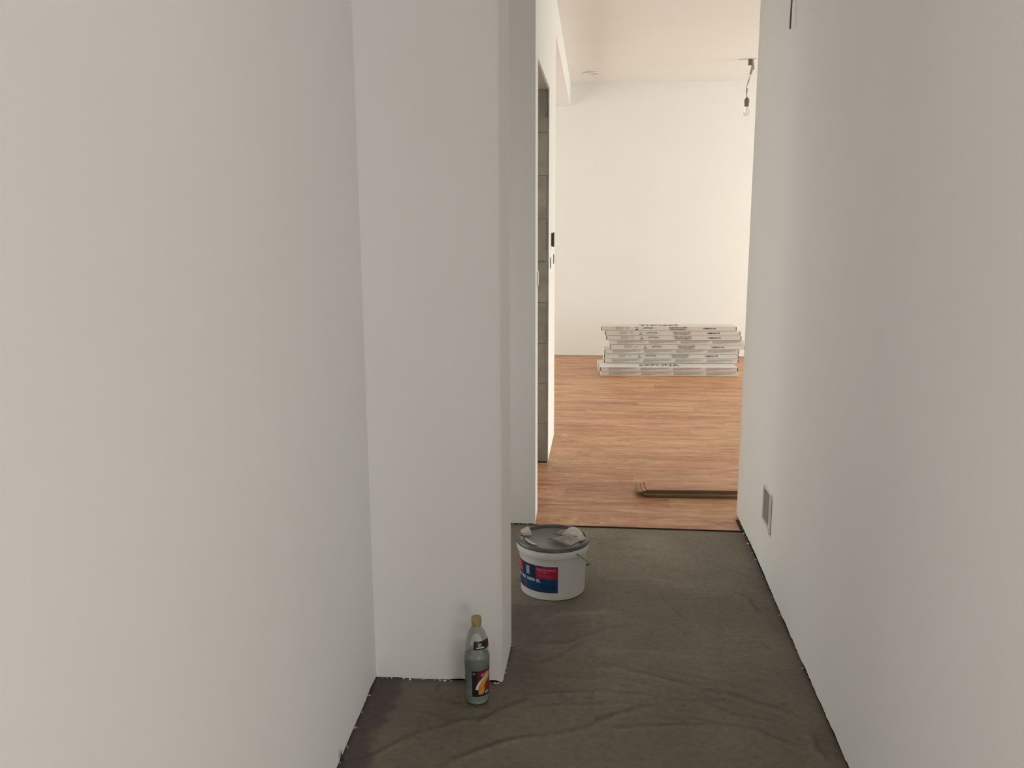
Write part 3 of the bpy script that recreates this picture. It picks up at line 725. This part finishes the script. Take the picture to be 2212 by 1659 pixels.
# bail handle hanging round the right side
e1 = math.radians(41); bm = bmesh.new(); pts = []
for i in range(33):
    t = i / 32; a = FD + e1 + t * PI
    pts.append((.1445 * math.cos(a) * 1, .1445 * math.sin(a), HB - .020 - .112 * math.sin(PI * t)))
tube(bm, pts, .0013, 8); obj('handle', bm, m_steel, bucket, True)
for t in (0, 1):
    a = FD + e1 + t * PI; bm = bmesh.new(); bmesh.ops.create_uvsphere(bm, u_segments=12, v_segments=8, radius=.0034)
    o = obj('handle_ear', bm, m_steel, bucket, True); o.location = (.1425 * math.cos(a), .1425 * math.sin(a), HB - .020)
bm = bmesh.new(); tube(bm, pts[12:18], .0042, 10); obj('handle_grip', bm, m_black, bucket, True)

# adhesive smears and lumps on the lid
def blob(name, cx, cy, z, outline, h, m, label, cat='adhesive', seed=0):
    bm = bmesh.new(); n = len(outline); rings = []
    for k, (s, hz) in enumerate(((1, 0), (.93, .55), (.75, .9), (.45, 1.0), (.15, 1.05))):
        ring = []
        for i, (x, y) in enumerate(outline):
            nz = noise.noise(Vector((x * 60 + seed, y * 60, s * 3)))
            ring.append(bm.verts.new((cx + (x - cx) * s, cy + (y - cy) * s, z + h * hz * (1 + .35 * nz))))
        rings.append(ring)
    for a, b_ in zip(rings, rings[1:]):
        for i in range(n): bm.faces.new((a[i], a[(i + 1) % n], b_[(i + 1) % n], b_[i]))
    bm.faces.new(rings[-1]); bm.faces.new(rings[0][::-1])
    return tag(obj(name, bm, m, None, True), label, cat)
def outline(cx, cy, rx_, ry_, seed, n=40, rough=.3, rot=0):
    o = []
    for i in range(n):
        a = 2 * PI * i / n; k = 1 + rough * noise.noise(Vector((math.cos(a) * 2 + seed, math.sin(a) * 2, seed)))
        k += rough * .5 * noise.noise(Vector((math.cos(a) * 7 + seed, math.sin(a) * 7, 0)))
        x, y = rx_ * math.cos(a) * k, ry_ * math.sin(a) * k
        o.append((cx + x * math.cos(rot) - y * math.sin(rot), cy + x * math.sin(rot) + y * math.cos(rot)))
    return o
LZ = HB + .0021
blob('adhesive_lump', -.278, 3.222, LZ, [(-.300, 3.190), (-.285, 3.186), (-.262, 3.188), (-.255, 3.196), (-.262, 3.225), (-.272, 3.258), (-.281, 3.262), (-.296, 3.240), (-.305, 3.215)], .014, m_glue, 'pale wedge shaped adhesive lump at the left rim of the grey bucket lid', seed=1)
def curl(pts, w_, h, m, name, label, seed):
    n = len(pts); o = []
    for i, (x, y) in enumerate(pts):
        a = pts[max(0, i - 1)]; b_ = pts[min(n - 1, i + 1)]; d = Vector((b_[0] - a[0], b_[1] - a[1], 0)).normalized()
        k = w_ * math.sin(PI * (i + .6) / (n + .2)) ** .6; o.append((x - d.y * k, y + d.x * k, x + d.y * k, y - d.x * k))
    out = [(q[0], q[1]) for q in o] + [(q[2], q[3]) for q in reversed(o)]
    cx = sum(p[0] for p in out) / len(out); cy = sum(p[1] for p in out) / len(out)
    bm = bmesh.new(); lo = [bm.verts.new((x, y, LZ)) for x, y in out]; hi = [bm.verts.new((x, y, LZ + h)) for x, y in out]; nn = len(out)
    for i in range(nn): bm.faces.new((lo[i], lo[(i + 1) % nn], hi[(i + 1) % nn], hi[i]))
    for i in range(n - 1): bm.faces.new((hi[i], hi[i + 1], hi[nn - 2 - i], hi[nn - 1 - i])); bm.faces.new((lo[i + 1], lo[i], lo[nn - 1 - i], lo[nn - 2 - i]))
    return tag(obj(name, bm, m, None, True), label, 'adhesive')
curl([(-.276, 3.150), (-.268, 3.132), (-.256, 3.112), (-.243, 3.098), (-.228, 3.088)], .0065, .003, m_glue, 'pale_streak', 'pale crescent slot on the front left of the grey bucket lid', 1)  # cream strip laid on the lid in place of a white slot
curl([(-.294, 3.172), (-.293, 3.155), (-.292, 3.137)], .003, .003, m_glue, 'pale_streak', 'short pale adhesive drip at the left rim below the wedge shaped lump', 2)
# the smear with its torn fingers, thick towards the rim
def fingers(name, pts, m, h, label, seed, sub=None):
    n = len(pts); bm = bmesh.new()
    cx = sum(p[0] for p in pts) / n; cy = sum(p[1] for p in pts) / n
    lo = [bm.verts.new((x, y, LZ)) for x, y in pts]; hi = [bm.verts.new((x, y, LZ + h)) for x, y in pts]
    for i in range(n): bm.faces.new((lo[i], lo[(i + 1) % n], hi[(i + 1) % n], hi[i]))
    bm.faces.new(hi); bm.faces.new(lo[::-1]); bmesh.ops.triangulate(bm, faces=bm.faces[:])
    return tag(obj(name, bm, m, None), label, 'adhesive')
fingers('adhesive_smear', [(-.100, 3.150), (-.118, 3.168), (-.112, 3.178), (-.135, 3.192), (-.122, 3.196), (-.150, 3.208), (-.172, 3.222), (-.150, 3.221), (-.160, 3.236), (-.135, 3.232), (-.150, 3.252), (-.128, 3.247), (-.120, 3.262), (-.104, 3.255), (-.098, 3.285), (-.080, 3.265), (-.060, 3.235), (-.052, 3.190), (-.050, 3.160), (-.060, 3.135), (-.072, 3.142), (-.078, 3.160), (-.088, 3.148)], m_glueg, .0022, 'grey green torn adhesive smear on the right half of the bucket lid', 3)
blob('adhesive_lump', -.083, 3.235, LZ, [(-.112, 3.286), (-.120, 3.262), (-.140, 3.240), (-.150, 3.231), (-.128, 3.232), (-.118, 3.215), (-.138, 3.208), (-.112, 3.204), (-.098, 3.200), (-.085, 3.190), (-.062, 3.186), (-.050, 3.196), (-.055, 3.225), (-.068, 3.255), (-.088, 3.284)], .011, m_glue, 'thick cream adhesive lump at the back right of the bucket lid', seed=4)
blob('adhesive_lump', -.056, 3.168, LZ, outline(-.060, 3.166, .020, .022, 9), .008, m_glue, 'smaller cream adhesive dab at the right rim in front of the thick lump', seed=6)
# spatula lying on the lid, tip to the left, propped on the rim to the right
sp = empty('spatula', (-.12, 3.125, LZ + .007)); tag(sp, 'dark flat filling spatula smeared with adhesive lying on the bucket lid', 'spatula')
bm = bmesh.new()
P4 = [(-.070, .018, .0), (.020, -.064, .003), (.062, -.020, .0105), (-.004, .050, .006)]
top = [bm.verts.new(p) for p in P4]; bot = [bm.verts.new((x, y, z_ - .0016)) for x, y, z_ in P4]
bm.faces.new(top); bm.faces.new(bot[::-1])
for i in range(4): bm.faces.new((bot[i], bot[(i + 1) % 4], top[(i + 1) % 4], top[i]))
obj('blade', bm, m_blade, sp)
bm = bmesh.new()
P4 = [(-.052, .016, .0016), (.024, -.052, .0046), (.056, -.018, .0112), (.000, .044, .0075)]
top = [bm.verts.new((x, y, z_)) for x, y, z_ in P4]; bot = [bm.verts.new((x, y, z_ - .0016)) for x, y, z_ in P4]
bm.faces.new(top); bm.faces.new(bot[::-1])
for i in range(4): bm.faces.new((bot[i], bot[(i + 1) % 4], top[(i + 1) % 4], top[i]))
obj('adhesive_film', bm, m_glueg, sp)

# ------------------------------------------------------------------ bottle
Bx, By = -.352, 2.339
bottle = empty('plastic_bottle', (Bx, By, 0)); tag(bottle, 'clear one litre juice bottle with gold cap standing by the white wall', 'bottle')
prof = [(0, .006), (.012, .004), (.024, .0005), (.030, .001), (.0345, .006), (.0362, .014), (.0365, .022), (.0362, .030), (.0362, .106), (.0374, .116), (.0384, .130), (.0386, .144), (.0378, .152), (.0350, .158), (.0344, .162), (.0352, .168), (.0350, .180), (.0338, .194), (.0305, .208), (.0255, .221), (.0195, .232), (.0150, .239), (.0132, .244), (.0130, .262)]
bm = bmesh.new(); lathe(bm, prof, 64); shell = obj('bottle_body', bm, m_pet, bottle, True)
bm = bmesh.new()
wp_ = [(0, .0075)] + [(r - .0012, max(z_, .0075)) for r, z_ in prof[3:13]] + [(.0366, .148), (0, .148)]
lathe(bm, wp_, 64); obj('water', bm, m_water, bottle, True)
bm = bmesh.new(); n = 96; rings = []
for (r, z_) in ((.0126, .2445), (.0146, .2445), (.0150, .247), (.0146, .2485), (.0149, .2495), (.0151, .266), (.0142, .2695)):
    rings.append([bm.verts.new(((r + (.0003 if k % 2 and .2495 < z_ < .267 else 0)) * math.cos(2 * PI * k / n), (r + (.0003 if k % 2 and .2495 < z_ < .267 else 0)) * math.sin(2 * PI * k / n), z_)) for k in range(n)])
for a, b_ in zip(rings, rings[1:]):
    for k in range(n): bm.faces.new((a[k], a[(k + 1) % n], b_[(k + 1) % n], b_[k]))
bm.faces.new(rings[-1]); bm.faces.new(rings[0][::-1]); obj('cap', bm, m_cap, bottle, True)
FB = math.atan2(-By, -Bx)
def bf(off, ztab=None):
    def rad(z_):
        for (r0, z0), (r1, z1) in zip(prof, prof[1:]):
            if z0 <= z_ <= z1 and z1 > z0: return r0 + (r1 - r0) * (z_ - z0) / (z1 - z0)
        return .036
    def f(az, z_):
        a = FB + math.radians(az); r = rad(z_) + off; return Vector((r * math.cos(a), r * math.sin(a), z_))
    return f
def wavy(top):      # the label edge climbs towards the right
    return lambda az: top
def lab_rect(bm, f, a0, a1, z0, z1, nu=24, nv=1):
    vs = [[bm.verts.new(f(a0 + (a1 - a0) * i / nu, z0 + (z1 - z0) * j / nv)) for i in range(nu + 1)] for j in range(nv + 1)]
    for j in range(nv):
        for i in range(nu): bm.faces.new((vs[j][i], vs[j][i + 1], vs[j + 1][i + 1], vs[j + 1][i]))
bm = bmesh.new(); lab_rect(bm, bf(.0004), -24, 262, .032, .114, 96, 16); lb = obj('label', bm, m_lblk, bottle, True)
def bpoly(name, pts, m, off, parent=None):
    """polygon in (azimuth, height) cut into thin strips so that it follows the round bottle"""
    bm = bmesh.new(); a0 = min(p[0] for p in pts); a1 = max(p[0] for p in pts); n = max(2, int((a1 - a0) / 3)); prev = None
    def span(a):
        zs = []
        for (x0, y0), (x1, y1) in zip(pts, pts[1:] + pts[:1]):
            if (x0 - a) * (x1 - a) <= 0 and x0 != x1: zs.append(y0 + (y1 - y0) * (a - x0) / (x1 - x0))
        return (min(zs), max(zs)) if zs else (pts[0][1], pts[0][1])
    for i in range(n + 1):
        a = a0 + (a1 - a0) * min(max(i / n, .001), .999); l, h = span(a)
        row = [bm.verts.new(bf(off)(a, l)), bm.verts.new(bf(off)(a, h))]
        if prev: bm.faces.new((prev[0], row[0], row[1], prev[1]))
        prev = row
    return obj(name, bm, m, parent or lb, True)
bpoly('red_band', [(2, .1138), (120, .1138), (120, .101), (60, .099), (30, .084), (8, .068), (2, .068)], m_lred, .0006)
bpoly('orange_slice', [(6, .039), (6, .066), (14, .075), (30, .086), (44, .090), (44, .058), (34, .048), (30, .039)], m_lor, .0008)
bpoly('yellow_slice', [(20, .075), (34, .090), (60, .103), (75, .097), (60, .084), (46, .071), (38, .079)], m_lyel, .0010)
bpoly('leaf', [(42, .075), (56, .084), (80, .084), (70, .069), (44, .067)], m_lgreen, .0011)
bpoly('cherry', [(34, .060), (38, .070), (50, .075), (70, .071), (72, .058), (60, .050), (42, .050)], m_lcherry, .0012)
bpoly('white_swoosh', [(-8, .054), (-3, .068), (10, .081), (30, .093), (62, .107), (64, .104), (34, .090), (16, .077), (6, .065), (4, .054)], m_white, .0013)
bm = bmesh.new()
bt = lambda az, z_, off=.0015, tilt=0: (lambda u, v: bf(off)(az + math.degrees(u / .0365), z_ + v + tilt * u))
add_text(bm, '1L', .0085, bt(-15, .106)); obj('lettering', bm, m_white, lb)['kind'] = 'stuff'
bm = bmesh.new(); add_text(bm, 'Saft', .014, bt(36, .1025, tilt=.35), bold=.0004, width=.024); obj('pink_lettering', bm, m_pinkt, lb)['kind'] = 'stuff'
bm = bmesh.new(); add_text(bm, 'MIX', .013, bt(50, .0435, tilt=.05), bold=.0004, width=.016); obj('pale_lettering', bm, m_lblue, lb)['kind'] = 'stuff'
bm = bmesh.new(); lathe(bm, [(0, .008), (.022, .0045), (.031, .004), (.0348, .012), (.0350, .020), (.030, .013), (.018, .014), (0, .018)], 40)
obj('bottle_foot', bm, mat('milky_base', (.56, .63, .54), .5, .4), bottle, True)
# small shoulder label
bm = bmesh.new(); lab_rect(bm, bf(.0004), -15, 95, .181, .206, 30, 4); l2 = obj('shoulder_label', bm, m_lblk, bottle, True)
bm = bmesh.new(); prev = None
for i in range(15):
    t = PI * i / 14; a = 15 - 14 * math.cos(t); zt = .190 + .011 * math.sin(t)
    row = [bm.verts.new(bf(.0007)(a, .189)), bm.verts.new(bf(.0007)(a, zt))]
    if prev: bm.faces.new((prev[0], row[0], row[1], prev[1]))
    prev = row
obj('emblem', bm, m_dgrey, l2)
bm = bmesh.new(); add_rect(bm, bf(.0008), -3, 40, .1855, .1885, 0, 10)
for k in range(5): add_poly(bm, bf(.0009), [(14.4, .190), (15.6, .190), (4 + 5.5 * k + .5, .199 + .001 * (2 - abs(k - 2))), (4 + 5.5 * k - .5, .199 + .001 * (2 - abs(k - 2)))])
obj('white_mark', bm, m_white, l2)['kind'] = 'stuff'
bm = bmesh.new(); add_rect(bm, bf(.0008), 48, 85, .185, .202, 0, 10); obj('red_mark', bm, m_lred, l2)
